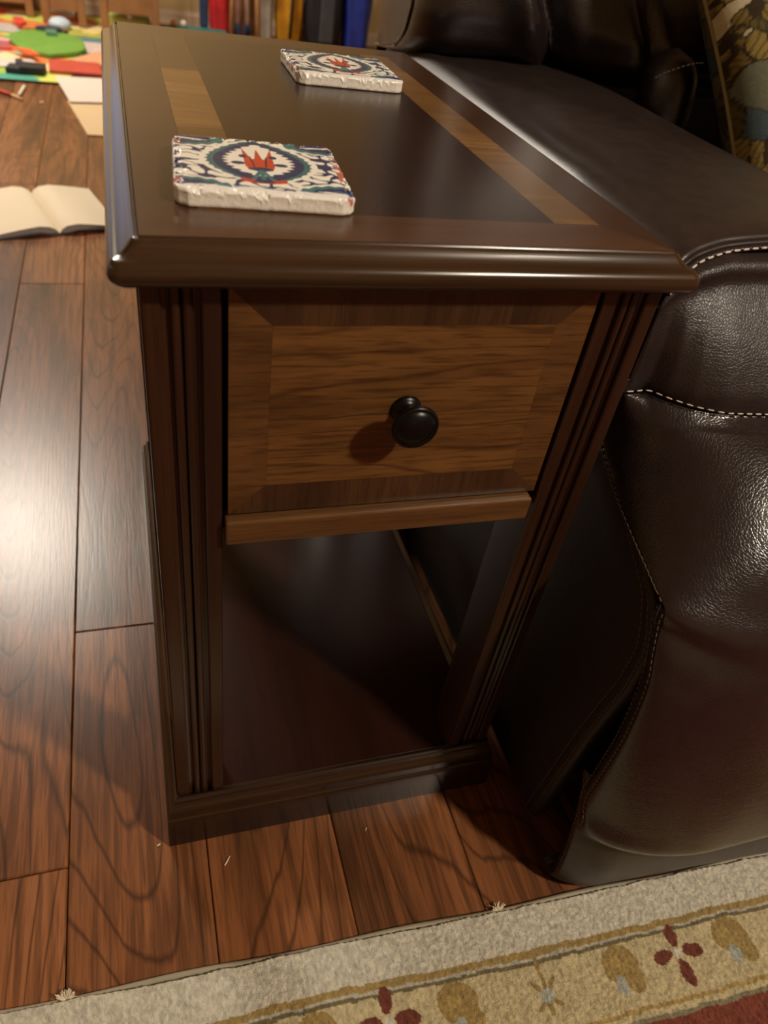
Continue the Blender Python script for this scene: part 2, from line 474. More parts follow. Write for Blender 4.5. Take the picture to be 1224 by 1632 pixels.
def frame_moulding(name, x0, x1, y0, y1, prof, mats, parent, rnd=0.0):
    """four mitred lengths around the rectangle; rnd rounds the outer corners"""
    sides = [((x0, y0), (x1, y0), (0, -1)), ((x1, y0), (x1, y1), (1, 0)), ((x1, y1), (x0, y1), (0, 1)), ((x0, y1), (x0, y0), (-1, 0))]
    for i, (a, b, nrm) in enumerate(sides):
        a = np.array(a); b = np.array(b); t = (b - a) / np.linalg.norm(b - a); n_ = np.array(nrm)
        ts = [0, 1]
        rows = []
        if rnd: ks = [0, .15, .3, .45, .6, .8, 1]
        L = np.linalg.norm(b - a)
        stations = []
        if rnd:
            stations = [(-1, k) for k in ks] + [(1, k) for k in ks[::-1]]
            for sg, k in stations:
                row = []
                for off, z in prof:
                    # mitre line position at end, pulled in by corner radius
                    o_ = max(off, 1e-6)
                    r = min(rnd, o_ + rnd * .2)
                    # along param from the corner: k=0 at the mitre
                    ang = math.radians(45) * (1 - k)
                    base_end = a if sg < 0 else b
                    tt = t * (1 if sg < 0 else -1)
                    # outer corner arc centre at (off - r)
                    cpt = base_end - tt * (o_ - r) * 1.0 + n_ * (o_ - r)
                    p = cpt - tt * (math.sin(ang) * r) + n_ * (math.cos(ang) * r)
                    row.append((p[0], p[1], z))
                rows.append(row)
        else:
            for sg, base_end in ((-1, a), (1, b)):
                row = []
                for off, z in prof:
                    p = base_end + n_ * off + t * off * sg
                    row.append((p[0], p[1], z))
                rows.append(row)
        sheet(name, rows, mats[i % 2], parent, smooth=False if not rnd else True)


frame_moulding('edge_moulding', -W_, W_, YF, YB, mpd, (M['moulding_x'], M['moulding_y']), table, rnd=0.006)

# fluted posts
PO, PI_, PD = 0.1633, 0.1203, 0.045


def post(sx, yf, sy):
    prof = [(-.1633, .0015), (-.1618, 0), (-.1533, 0), (-.1523, .0008), (-.1518, .0040), (-.1496, .0046), (-.1480, .0040)]
    for c in (-.1450, -.1385):
        prof += [(c + .0030 * math.cos(a), .0040 - .0032 * math.sin(a)) for a in np.linspace(math.pi, 0, 9)]
        prof += [(c + .0033, .0046)]
    prof += [(-.1338, .0046), (-.1315, .0040), (-.1310, .0008), (-.1300, 0), (-.1210, 0), (-.1203, .0008)]
    prof += [(-.1203, PD), (-.1633, PD)]
    pts = [(sx * -x, yf + sy * y) for x, y in prof]
    o = prism('post', pts, 0.068, 0.5975, M['post'], table)
    return o


for sx in (-1, 1):
    post(sx, 0.0, 1); post(sx, 0.588, -1)
# side and back aprons (drawer case)
for s in (-1, 1):
    x = sorted((s * 0.150, s * 0.137))
    box('side_apron', (x[0], x[1], 0.0445, 0.5435, 0.408, 0.5975), M['post'], table, bev=0.001)
    box('drawer_runner', (min(s * .137, s * .118), max(s * .137, s * .118), 0.046, 0.542, 0.41, 0.424), M['post'], table)
box('back_apron', (-0.1203, 0.1203, 0.565, 0.578, 0.408, 0.5975), M['post'], table, bev=0.001)
box('dust_panel', (-0.137, 0.137, 0.012, 0.562, 0.4085, 0.413), M['shelf'], table)
# rail under the drawer
bm = bmesh.new(); box_bm(bm, -0.1190, 0.1135, -0.0065, 0.011, 0.4075, 0.4285, bev=0.0022, seg=4)
link('drawer_rail', bm_mesh('drawer_rail', bm), M['rail'], table, smooth=False)
# bottom shelf and base moulding
box('bottom_shelf', (-0.160, 0.160, 0.004, 0.584, 0.052, 0.0685), M['shelf'], table, bev=0.001)
bp_ = [(-0.004, 0.0695), (0.0010, 0.0735), (0.0018, 0.0735), (0.0030, 0.0725), (0.0040, 0.0700), (0.0044, 0.0665), (0.0060, 0.0635), (0.0078, 0.0610), (0.0090, 0.0570), (0.0093, 0.0525), (0.0096, 0.0480),
       (0.0110, 0.0465), (0.0118, 0.0430), (0.0122, 0.0380), (0.0124, 0.0180), (0.0124, 0.0002)]
frame_moulding('base_moulding', -0.1633, 0.1633, 0.0, 0.588, bp_, (M['base'], M['moulding_y']), table)
box('base_frame', (-0.160, 0.160, 0.002, 0.586, 0.0005, 0.051), M['post'], table)

# drawer
DX, DZ0, DZ1 = 0.1165, 0.4305, 0.5940
dr = box('drawer', (-DX + .004, DX - .004, 0.004, 0.50, DZ0 + .003, DZ1 - .01), M['post'], table, bev=0.001)


def dven(pts, mat, label=None, name='veneer_strip'):
    c = np.mean(np.array(pts), 0)
    q = [(p[0] - np.sign(p[0] - c[0]) * GAP, p[1] - np.sign(p[1] - c[1]) * GAP) for p in pts]
    n = len(q)
    vs = [(x, 0.0006, z) for x, z in q] + [(x, 0.006, z) for x, z in q]
    fs = [list(range(n)), list(range(n, 2 * n))[::-1]] + [[i, n + i, n + (i + 1) % n, (i + 1) % n] for i in range(n)]
    me = mesh(name, vs, fs)
    bm = bmesh.new(); bm.from_mesh(me); bmesh.ops.recalc_face_normals(bm, faces=bm.faces); bm.to_mesh(me); bm.free()
    o = link(name, me, mat, dr)
    if label: o['label'] = label
    return o


BX, BZ0, BZ1 = 0.0915, 0.4540, 0.5705
dven([(-BX, BZ0), (BX, BZ0), (BX, BZ1), (-BX, BZ1)], M['drawer'], 'horizontal-grained centre panel of the drawer front', 'centre_panel')
dven([(-DX, DZ0), (-BX, BZ0), (-BX, BZ1), (-DX, DZ1)], M['drawer_side'])
dven([(DX, DZ0), (DX, DZ1), (BX, BZ1), (BX, BZ0)], M['drawer_side'])
for (za, zb, cuts) in ((DZ1, BZ1, (-.052, .001, .058)), (DZ0, BZ0, (-.062, .0225, ))):
    xs = [None] + list(cuts) + [None]
    for i in range(len(xs) - 1):
        a, b = xs[i], xs[i + 1]
        oa, ia = (-DX, -BX) if a is None else (a, a)
        ob, ib = (DX, BX) if b is None else (b, b)
        dven([(oa, za), (ob, zb if False else za), (ib, zb), (ia, zb)], M['drawer_band'], 'darker upright-grained edge strip of the drawer front')
knob_prof = [(0.0001, 0), (0.0098, 0.0), (0.0102, 0.0012), (0.0094, 0.0026), (0.0070, 0.0042), (0.0058, 0.0070), (0.0055, 0.0110), (0.0062, 0.0145), (0.0090, 0.0168), (0.0132, 0.0182),
             (0.0152, 0.0196), (0.0158, 0.0212), (0.0153, 0.0228), (0.0142, 0.0234), (0.0132, 0.0233), (0.0124, 0.0238), (0.0110, 0.0250), (0.0080, 0.0264), (0.0045, 0.0272), (0.0001, 0.0274)]
kn = dense(knob_prof, 2)
kn[:, 0] = np.maximum(kn[:, 0], 0.0001)
lathe('knob', kn, 48, M['knob'], dr, axis='y', at=(-0.0015, 0.0006, 0.5105))['label'] = 'round dark bronze knob'

# ---------------------------------------------------------------- coasters


def iznik(u, v, seed):
    """u,v in -1..1 -> rgb linear"""
    n = u.shape
    C = {k: srgb(c) for k, c in dict(w=(252, 248, 236), b=(34, 52, 98), t=(54, 120, 128), r=(204, 70, 44), d=(20, 30, 56), lb=(90, 130, 170), ed=(246, 242, 234), pk=(190, 110, 96)).items()}
    out = np.broadcast_to(C['w'], n + (3,)).copy()

    def put(mask, c): out[mask] = C[c]
    # meandering cloud bands
    wx = u * 8.4 + 1.6 * fbm(u * 4 + 9, v * 4 + 3, seed + 3); wy = v * 8.4 + 1.6 * fbm(u * 4 + 31, v * 4 + 17, seed + 7)
    f = np.sin(wx * 2.1 + 1.2 * np.sin(wy * 2.4)) + np.sin(wy * 2.6 + 1.1 * np.sin(wx * 2.2))
    put(np.abs(f) < 0.60, 'b'); put((np.abs(f) < 0.46) & (np.abs(f) > 0.36) & (fbm(u * 9, v * 9, seed) > .55), 'd')
    # corner leaves
    for cx, cy in ((-1, -1), (1, -1), (-1, 1), (1, 1)):
        dx = (u - cx) * -cx; dy = (v - cy) * -cy
        ang = dy - 0.62 * dx
        r = np.hypot((dx - .08) / .56, (dy - .12) / .30) + .05 * np.sin(dx * 40)
        put(r < 1.12, 'w'); put(r < 0.98, 't'); put(r < 0.72, 'b')
        put((np.abs(dy - .11 - .2 * dx) < .025) & (r < .6), 'w')
    # central ogive
    t = np.clip((v + .66) / 1.62, 0, 1)
    w_ = .64 * np.sin(np.pi * t ** 0.9) ** .75
    sc_ = .035 * np.abs(np.sin(v * 26))
    a = np.abs(u)
    ins = (v > -.66) & (v < .96)
    put(ins & (a < w_ + .06), 'w'); put(ins & (a < w_ - sc_), 't'); put(ins & (a < w_ - .10), 'b')
    t2 = np.clip((v + .42) / 1.20, 0, 1)
    w2 = .40 * np.sin(np.pi * t2 ** 0.85) ** .8 + .03 * np.sin(v * 60)
    put((v > -.42) & (v < .78) & (a < w2), 'w')
    dots = (np.hypot(((v * 9) % 1) - .5, (a - (w_ - .055)) * 9) < .16) & ins
    put(dots, 'd')
    # tulip
    bulb = np.hypot(u / .175, (v + .02) / .24) < 1
    put(bulb, 'r')
    for cx, lean in ((-.11, -.06), (0, 0.0), (.11, .06)):
        tt = np.clip((v - .0) / .58, 0, 1); m = (v > 0) & (v < .58) & (np.abs(u - cx - lean * tt * 1.0) < .062 * (1 - tt) ** .7)
        put(m, 'r')
    for cx in (-.075, .075):
        put((np.abs(u - cx * (1 + v)) < .010) & (v > -.1) & (v < .3), 'd')
    put((np.hypot(u / .15, (v + .17) / .07) < 1), 'b')
    for cx in (-.25, .25):
        put(np.hypot((u - cx) / .085, (v - .02) / .06) < 1, 'b')
        put(np.hypot((u - cx * .72) / .05, (v - .30) / .06) < 1, 'b')
    # stem and ribbon
    put((a < .028) & (v < -.2) & (v > -.6), 't')
    put((np.abs(a - .10 * (-.2 - v) / .3) < .028) & (v < -.24) & (v > -.55), 't')
    put((np.abs(v + .64 - .5 * u * u * 2 - 0.02) < .055) & (a < .26), 'r')
    put((np.hypot(u / .12, (v + .60) / .05) < 1), 'b')
    # worn borders
    e = np.maximum(a, np.abs(v)); nz = fbm(u * 7 + 5, v * 7 + 2, seed + 13); nz2 = fbm(u * 13 + 5, v * 13 + 2, seed + 15)
    m = (v < -.84 + .12 * nz) & (nz2 > .45); out[m] = out[m] * .4 + C['lb'] * .6
    put((v < -.90 + .12 * nz), 'ed')
    m = (e > .955 + .05 * nz2); out[m] = C['ed']
    m = (a > .9) & (nz > .62); out[m] = C['pk']
    return out


def coaster(name, label, cx, cy, rot, w, d, h, seed):
    G = 230
    s = np.linspace(-1, 1, G)
    U, V = np.meshgrid(s, s, indexing='ij')
    e = np.maximum(np.abs(U), np.abs(V))
    nz = fbm(U * 4 + 3, V * 4 + 8, seed); nf = fbm(U * 16 + 3, V * 16 + 8, seed + 5)
    # tumbled edge: rounded, chipped
    edge = np.clip((np.minimum(1 - np.abs(U), 1 - np.abs(V))) * w / 2, 0, 1)    # metres from the edge
    r = 0.0012 + 0.0016 * nf
    drop = np.where(edge < r, r - np.sqrt(np.maximum(r * r - (r - edge) ** 2, 0)), 0)
    chip = np.clip((0.004 * np.clip(nf - .52, 0, 1) * 3 * np.exp(-edge / .003)), 0, .004)
    Z = h - drop - chip + 0.0003 * (nz - .5)
    wob = 1 - .012 * (nz - .3) * (e > .9)
    cr = 1 - 0.05 * np.clip(np.abs(U) + np.abs(V) - 1.85, 0, 1) / .15
    X = U * w / 2 * wob * cr; Y = V * d / 2 * wob * cr
    top = np.stack([X, Y, Z], -1)
    o = thing(name, label, 'coaster', (cx, cy, H), rot, 'patterned stone coasters')
    g = sheet('glazed_face', top, M['glaze'], o)
    paint(g, iznik(U, V, seed).reshape(-1, 3)); g['label'] = 'printed glazed face with red tulip and blue scrolls'
    # body below the glaze
    ring = [top[0, j] for j in range(G)] + [top[i, -1] for i in range(1, G)] + [top[-1, j] for j in range(G - 2, -1, -1)] + [top[i, 0] for i in range(G - 2, 0, -1)]
    ring = np.array(ring); n = len(ring); rows = []
    for k, zf in enumerate((1.0, .8, .55, .3, .1, 0.0)):
        q = ring.copy(); ang = np.arange(n) / n
        nn = fbm(np.arange(n) / 14.0, np.full(n, k * .5), seed + 21)
        inset = (0.0002 + 0.0004 * nn) * (1 if 0 < k else 0) + (0.0012 if k == 5 else 0)
        c = np.linalg.norm(q[:, :2], axis=1)[:, None]
        q[:, :2] = q[:, :2] * (1 - (inset[:, None] if k else 0) / c * 1.0)
        q[:, 2] = q[:, 2] * zf + 0.0002
        rows.append(q)
    vs = np.concatenate(rows); fs = []
    for k in range(5):
        for i in range(n):
            i2 = (i + 1) % n
            fs.append([k * n + i, k * n + i2, (k + 1) * n + i2, (k + 1) * n + i])
    fs.append([5 * n + i for i in range(n)])
    me = mesh('stone_body', vs.tolist(), fs); bmm = bmesh.new(); bmm.from_mesh(me); bmesh.ops.recalc_face_normals(bmm, faces=bmm.faces); bmm.to_mesh(me); bmm.free()
    link('stone_body', me, M['stone'], o, smooth=True)
    return o


M['stone'] = plain('pale_stone', S(238, 230, 218), rough=0.7, var=0.06, scale=120, bump=0.5, bscale=500)
coaster('coaster', 'square white stone coaster with red tulip pattern near the front edge of the table', -0.0865, 0.0925, math.radians(-3.5), 0.1030, 0.1030, 0.0102, 3)
coaster('coaster', 'square white stone coaster with red tulip pattern near the back edge of the table', 0.0425, 0.4195, math.radians(-1.0), 0.1030, 0.1040, 0.0105, 9)

# ---------------------------------------------------------------- leather recliner
sofa = thing('recliner_sofa', 'dark brown leather recliner sofa with pale stitching to the right of the side table', 'sofa', (0.2, 0.2, 0))
SOFF = np.array([0.2, 0.2, 0.0])


def sm(name, P, mat, thick=0.0, **k):
    P = np.asarray(P, float) - SOFF
    return sheet(name, P, mat, sofa, thick=thick, **k)


def st(name, pts, mat, r=0.0006, dash=0.0052, gap=0.0026, parent=sofa):
    """stitches: short threads along a path, one part"""
    P = np.asarray(pts, float) - SOFF
    seg = np.linalg.norm(np.diff(P, axis=0), axis=1); L = np.concatenate([[0], np.cumsum(seg)])
    def at(s): return np.array([np.interp(s, L, P[:, i]) for i in range(3)])
    vs = []; fs = []; s = 0
    while s + dash < L[-1]:
        m = tube_mesh('t', [at(s), at(s + dash * .2), at(s + dash * .8), at(s + dash)], r, 6, rad=[r * .4, r, r, r * .4])
        b = len(vs); vs += [tuple(v.co) for v in m.vertices]; fs += [[b + i for i in p.vertices] for p in m.polygons]
        bpy.data.meshes.remove(m); s += dash + gap
    return link(name, mesh(name, vs, fs), mat, parent, kind='stuff')


def pipe(name, pts, r, mat):
    return tube(name, [tuple(np.asarray(p) - SOFF) for p in pts], r, mat, sofa, seg=10)


# arm pad: cross-section in xz swept along y
AX0, AX1, AZ = 0.2, 0.492, 0.601
prof = [(AX0 + .003, .44), (AX0, .50), (AX0 + .001, .545), (AX0 + .005, .570), (AX0 + .017, .586), (AX0 + .036, .5945), (AX0 + .065, .600), (AX0 + .10, .6025), (.345, .6035),
        (.41, .6015), (.455, .597), (.478, .586), (.490, .565), (.494, .53), (.493, .44)]
pr_ = interp(np.linspace(0, 1, 70), prof)


def y_front(x):      # front seam of the arm top, in plan
    return np.interp(x, [.198, .215, .235, .26, .31, .40, .46, .494], [.050, .060, .0695, .0755, .0800, .079, .070, .055])


ys = np.concatenate([[0, .004, .010, .018, .03], np.linspace(.05, .745, 36)])
P = []
for j, t in enumerate(ys):
    row = []
    for x, z in pr_:
        y = y_front(x) + t
        dz = -0.004 * np.exp(-t / .006) * (z > .56) + .010 * math.exp(-((x - .222) / .026) ** 2) * min(max((t - .03) / .14, 0), 1) * min(max((z - .55) / .03, 0), 1)
        row.append((x, y, z + dz + .0012 * math.sin(y * 13) * (z > .59)))
    P.append(row)
sm('arm_pad', P, M['leather_smooth'], thick=0.004)
# welt and stitches along the front seam
seam_i = [i for i, (x, z) in enumerate(pr_) if z > .572]
seam = np.array([(pr_[i][0], y_front(pr_[i][0]), pr_[i][1]) for i in seam_i])
pipe('welt', seam + np.array([0, -.002, -.003]), 0.0024, M['leather_smooth'])
st('stitching', seam + np.array([0, .0085, .0004]), M['thread'])
pipe('welt', seam + np.array([0, -.0075, -.0045]), 0.0022, M['leather'])
st('stitching', seam + np.array([0, -.0105, -.0035]), M['thread'], dash=.0058, gap=.003, r=.0008)

# arm front face between the top seam and the lower stitched seam


def lower_seam(x):
    return np.array([x, np.interp(x, [.196, .203, .218, .2295, .245, .267, .31, .36, .46, .494], [.047, .043, .0435, .0300, .0170, .0060, .0012, .000, .004, .012]),
                     np.interp(x, [.196, .203, .218, .23, .494], [.487, .489, .490, .490, .490])])


xs = np.concatenate([np.linspace(.1985, .25, 30), np.linspace(.255, .494, 40)])
P = []
for x in xs:
    z1 = float(np.interp(x, pr_[:30, 0], pr_[:30, 1])) if x < .345 else float(np.interp(x, pr_[30:-6, 0], pr_[30:-6, 1]))
    z1 = max(z1 - .006, .50) if x < .205 else z1 - .006
    a = np.array([x, y_front(x) - .006, z1]); b = lower_seam(x)
    row = []
    for s in np.linspace(0, 1, 26):
        p = a * (1 - s) + b * s
        bul = math.sin(math.pi * min(s * 1.0, 1)) * .008 + .010 * math.exp(-((s - .07) / .07) ** 2) - .004 * math.exp(-((1 - s) / .06) ** 2)
        k = min(1, (x - .1985) / .03)
        p = p + np.array([0, -bul * k, bul * .3 * k])
        row.append(p)
    P.append(row)
sm('arm_front', P, M['leather_pebble'])
ls = np.array([lower_seam(x) for x in np.linspace(.200, .49, 60)])
st('stitching', ls + np.array([0, -.004, .0035]), M['thread'], r=.0006, dash=.0052, gap=.003)

# big bulging front panel, from the lower seam down to above the kick panel
Epts = [(.042, .487), (.050, .462), (.046, .438), (.012, .418), (-.030, .402), (-.070, .389), (-.0915, .381), (-.0955, .366), (-.104, .342), (-.1145, .312), (-.1215, .25), (-.1215, .19), (-.121, .145), (-.131, .122), (-.125, .105)]
Mpts = [(.001, .488), (-.018, .4845), (-.045, .474), (-.072, .457), (-.096, .434), (-.114, .406), (-.129, .376), (-.142, .344), (-.151, .315), (-.157, .285), (-.165, .235), (-.173, .185), (-.178, .135), (-.177, .106), (-.164, .090)]
ss = np.linspace(0, 1, 120)
E_ = interp(ss, Epts); Mm = interp(ss, Mpts)
xs = np.concatenate([0.2005 + 0.13 * np.linspace(0, 1, 70) ** 2.0, np.linspace(.336, .60, 44)])
P = []
for x in xs:
    u = min(max((x - .2005) / .13, 0), 1)
    g = (1 - (1 - u) ** 2) ** .62
    row = []
    for s, e, m in zip(ss, E_, Mm):
        gg = g
        y, z = e * (1 - gg) + m * gg
        if s < .06:    # follow the curved seam at the top
            lsx = lower_seam(min(x, .494)); k = s / .06
            y = lsx[1] * (1 - k) + y * k; z = lsx[2] * (1 - k) - .001 + z * k
        # soft folds
        y += -.0022 * math.exp(-((x - .27) / .04) ** 2) * math.sin(s * 46) * math.exp(-((s - .45) / .09) ** 2)
        y += .006 * math.exp(-((z - .365 + .25 * (x - .2)) / .010) ** 2) * math.exp(-((x - .2) / .045) ** 2)
        row.append((x, y, z))
    P.append(row)
sm('front_panel', P, M['leather'], thick=0.003, offset=1)
edge_lo = np.array([(0.2005, y, z) for y, z in E_[52:]])
edge_hi = np.array([(0.2005, y, z) for y, z in E_[12:50]])


def shift(path, dx, dn):
    p = np.asarray(path).copy(); t = np.gradient(p, axis=0); t /= np.linalg.norm(t, axis=1)[:, None] + 1e-9
    n = np.cross(t, np.array([1, 0, 0])); p += n * dn; p[:, 0] += dx; return p


# side flange of the front panel (turns in under the stitching)
for nm, ed in (('panel_flange', E_[10:51]), ('panel_flange', E_[52:118])):
    P = []
    for y, z in ed:
        P.append([(0.2005, y, z), (0.2000, y + .004, z - .000), (0.2008, y + .009, z + .001), (0.204, y + .013, z + .002), (.222, y + .016, z + .003)])
    sm(nm, P, M['leather'])
st('stitching', [(0.1995, y + .0015, z) for y, z in E_[14:50]], M['thread_dim'], r=.0006, dash=.004, gap=.002)
st('stitching', [(0.1995, y + .0100, z + .002) for y, z in E_[14:50]], M['thread_dim'], r=.0005, dash=.004, gap=.002)
st('stitching', [(0.1995, y + .0015, z) for y, z in E_[54:116]], M['thread_dim'], r=.0006, dash=.004, gap=.002)
st('stitching', [(0.1995, y + .0095, z + .002) for y, z in E_[54:116]], M['thread_dim'], r=.0005, dash=.004, gap=.002)

# outer side panel
zb = np.linspace(.022, .46, 60)
yb = np.interp(zb, [.02, .03, .10, .187, .24, .284, .33, .35, .375, .40, .43, .46], [-.072, -.0745, -.080, -.0875, -.094, -.1005, -.101, -.093, -.078, -.035, .030, .060])
P = []
for z, y in zip(zb, yb):
    row = [(.225, y + .006, z), (.212, y + .001, z), (.2045, y + .0015, z), (.2015, y + .006, z), (.2022, y + .011, z), (.2012, y + .02, z)]
    for t in np.linspace(.05, 1, 20):
        yy = (y + .02) + (0.98 - y - .02) * t
        row.append((.2015 + .0015 * math.sin(yy * 9 + z * 7), yy, z))
    P.append(row)
sm('side_panel', P, M['leather_side'])
st('stitching', [(.1999, y + .0055, z) for y, z in zip(yb[:50], zb[:50])], M['thread_dim'], r=.0005, dash=.004, gap=.002)
st('stitching', [(.1999, y + .0145, z) for y, z in zip(yb[:52], zb[:52])], M['thread_dim'], r=.0005, dash=.004, gap=.002)
# inner carcass behind the gaps
box('frame', tuple(np.array((.226, 1.16, -.03, .98, .03, .40)) - np.array((.2, .2, .2, .2, 0, 0))), M['leather'], sofa)

# kick panel down to the floor
kE = [(-.104, .170), (-.114, .150), (-.1245, .110), (-.132, .070), (-.1355, .035), (-.133, .014), (-.122, .006)]
kM = [(-.132, .160), (-.142, .130), (-.150, .100), (-.154, .065), (-.1545, .035), (-.1525, .016), (-.142, .006)]
s2 = np.linspace(0, 1, 40); kE_ = interp(s2, kE); kM_ = interp(s2, kM)
xs = np.concatenate([.2005 + .07 * np.linspace(0, 1, 24) ** 1.6, np.linspace(.28, 1.12, 20)])
P = []
for x in xs:
    g = 1 - (1 - min(max((x - .2005) / .05, 0), 1)) ** 2.3
    P.append([(x, *(e * (1 - g) + m * g + np.array([-.055 * (x - .25) * (x > .25), 0]))) for e, m in zip(kE_, kM_)])
sm('kick_panel', P, M['leather_smooth'], thick=.003, offset=1)
P = [[(.2005, y, z), (.2000, y + .005, z), (.204, y + .012, z), (.225, y + .015, z)] for y, z in kE_]
sm('kick_flange', P, M['leather'])
st('stitching', [(.1998, y + .003, z) for y, z in kE_[2:-3]], M['thread_dim'], r=.0005, dash=.004, gap=.002)

# seat cushion beyond the arm and the seat front
P = []
for x in np.linspace(.50, 1.15, 24):
    row = []
    for s, (y, z) in zip(np.linspace(0, 1, 30), interp(np.linspace(0, 1, 30), [(-.16, .03), (-.17, .16), (-.185, .30), (-.18, .40), (-.12, .455), (0, .47), (.2, .468), (.45, .455), (.66, .44)])):
        ed = min((x - .50) / .06, 1); row.append((x, y, z - .03 * (1 - ed) ** 2))
    P.append(row)
sm('seat_cushion', P, M['leather'], thick=.01)

# back cushion: rolls over the arm, with deep puckers
P = []
for x in np.concatenate([.203 + .05 * np.linspace(0, 1, 14) ** 1.7, np.linspace(.258, 1.12, 150)]):
    row = []
    for s in np.linspace(0, 1, 70):
        z = .585 + .50 * s
        prof_y = np.interp(z, [.585, .595, .605, .625, .655, .69, .75, .85, .95, 1.03, 1.07, 1.085], [.80, .722, .690, .660, .646, .650, .664, .685, .71, .75, .80, .86])
        u = min((x - .203) / .055, 1); rn = (1 - math.sqrt(max(0, 1 - (1 - u) ** 2)))
        y = prof_y + .060 * rn
        # arm contact line swings forward past the arm
        y += -.075 * (1 / (1 + math.exp(-(x - .455) / .022))) * math.exp(-((z - .59) / .12) ** 2)
        # creases
        c1 = .385 + (.66 - z) * .55
        dcr = (x - c1)
        y += .034 * math.exp(-(dcr / .016) ** 2) * (1 / (1 + math.exp((z - .78) / .03))) - .020 * math.exp(-((dcr + .045) / .022) ** 2) * math.exp(-((z - .68) / .06) ** 2)
        c2 = .505 + (.66 - z) * .35
        y += .022 * math.exp(-((x - c2) / .014) ** 2) * math.exp(-((z - .66) / .07) ** 2)
        y += .003 * math.sin(x * 40 + z * 25) * math.exp(-((z - .66) / .08) ** 2)
        row.append((x, y, z))
    P.append(row)
sm('back_cushion', P, M['leather'], thick=0.01)
bs = [(.2035, .731, z) for z in np.linspace(.60, 1.0, 40)]
bsx = [(.2035 + .0, np.interp(z, [.585, .595, .605, .625, .655, .69, .75, .85, .95, 1.03], [.80, .722, .690, .660, .646, .650, .664, .685, .71, .75]) + .058, z) for z in np.linspace(.603, 1.02, 50)]
pipe('welt', bsx, .003, M['leather'])
st('stitching', np.array(bsx) + np.array([.010, -.022, 0]), M['thread_dim'], r=.0006)
# outer back shell
P = []
YEDGE = ([.585, .595, .605, .625, .655, .69, .75, .85, .95, 1.03, 1.07, 1.085], [.80, .722, .690, .660, .646, .650, .664, .685, .71, .75, .80, .86])
for z in list(np.linspace(.05, .585, 8)) + list(np.linspace(.59, 1.08, 40)):
    ye = float(np.interp(z, *YEDGE)) + .058 if z >= .59 else .96
    y2 = max(ye + .03, .80) if z >= .59 else .97
    xs_ = lambda y: max(.203, .162 + (y - .7) * .296)
    P.append([(xs_(ye), ye, z)] + [(xs_(y), y, z) for y in (ye + (y2 - ye) * .4, y2, max(y2, .90), max(y2, .96))] + [(.275, .99, z), (.40, 1.005, z), (1.14, 1.005, z)])
sm('back_shell', P, M['leather_smooth'])
# small stitched bolster between arm and back
bl = []
for t in np.linspace(0, 1, 24):
    z = .470 + .190 * t
    r = .030 * math.sqrt(max(0, 1 - max(0, (t - .78) / .22) ** 2)) + .0008
    bl.append([(.527 + r * 1.05 * math.cos(a), .560 + .02 * t + r * 1.5 * math.sin(a), z) for a in np.linspace(0, 2 * math.pi, 29)])
sm('side_bolster', bl, M['leather'])
arc = []
for a in np.linspace(math.radians(188), math.radians(300), 24):
    k = (a - math.radians(188)) / math.radians(112)
    arc.append((.527 + .031 * math.cos(a), .575 + .046 * math.sin(a) * .9, .615 + .037 * math.sin(k * math.pi / 2 + .2)))
st('stitching', arc, M['thread'], r=.0008, dash=.004, gap=.002)
# inner arm side and far arm close the seat
box('far_arm', tuple(np.array((1.12, 1.40, -.05, .98, .03, .60)) - np.array((.2, .2, .2, .2, 0, 0))), M['leather'], sofa, bev=.03, seg=5)

# ---------------------------------------------------------------- pillow
G1, G2 = 200, 240
u = np.linspace(-1, 1, G1); v = np.linspace(-1, 1, G2); U, V = np.meshgrid(u, v, indexing='ij')


def tapestry(U, V, seed=4):
    pal = [srgb(c) for c in ((128, 108, 58), (96, 86, 48), (198, 186, 152), (78, 92, 98), (72, 52, 34), (150, 128, 70), (110, 112, 92))]
    r = np.random.default_rng(seed); K = 300
    pts = r.uniform(-1.1, 1.1, (K, 2)); ci = r.integers(0, len(pal), K); an = r.uniform(0, 3.1, K); ax = r.uniform(.6, 1.7, K)
    wu = U + .10 * (fbm(U * 5 + 3, V * 5 + 7, 1) - .5); wv = V + .10 * (fbm(U * 5 + 13, V * 5 + 17, 2) - .5)
    best = np.full(U.shape, 9.0); sec = np.full(U.shape, 9.0); idx = np.zeros(U.shape, int)
    for k in range(K):
        dx = wu - pts[k, 0]; dy = wv - pts[k, 1]; c, s = math.cos(an[k]), math.sin(an[k])
        d = np.hypot((dx * c + dy * s) / ax[k], (-dx * s + dy * c) * ax[k])
        m = d < best; sec = np.where(m, best, np.minimum(sec, d)); best = np.where(m, d, best); idx[m] = k
    out = np.array(pal)[ci[idx]]
    stripe = np.sin((wu * np.cos(an[idx]) + wv * np.sin(an[idx])) * 190) > .35
    lined = np.isin(ci[idx], (0, 1, 5)) & stripe
    out[lined] *= .55
    out[(sec - best) < .007] = srgb((60, 50, 34))
    out *= (.85 + .3 * fbm(U * 60, V * 60, 9))[..., None]
    return out


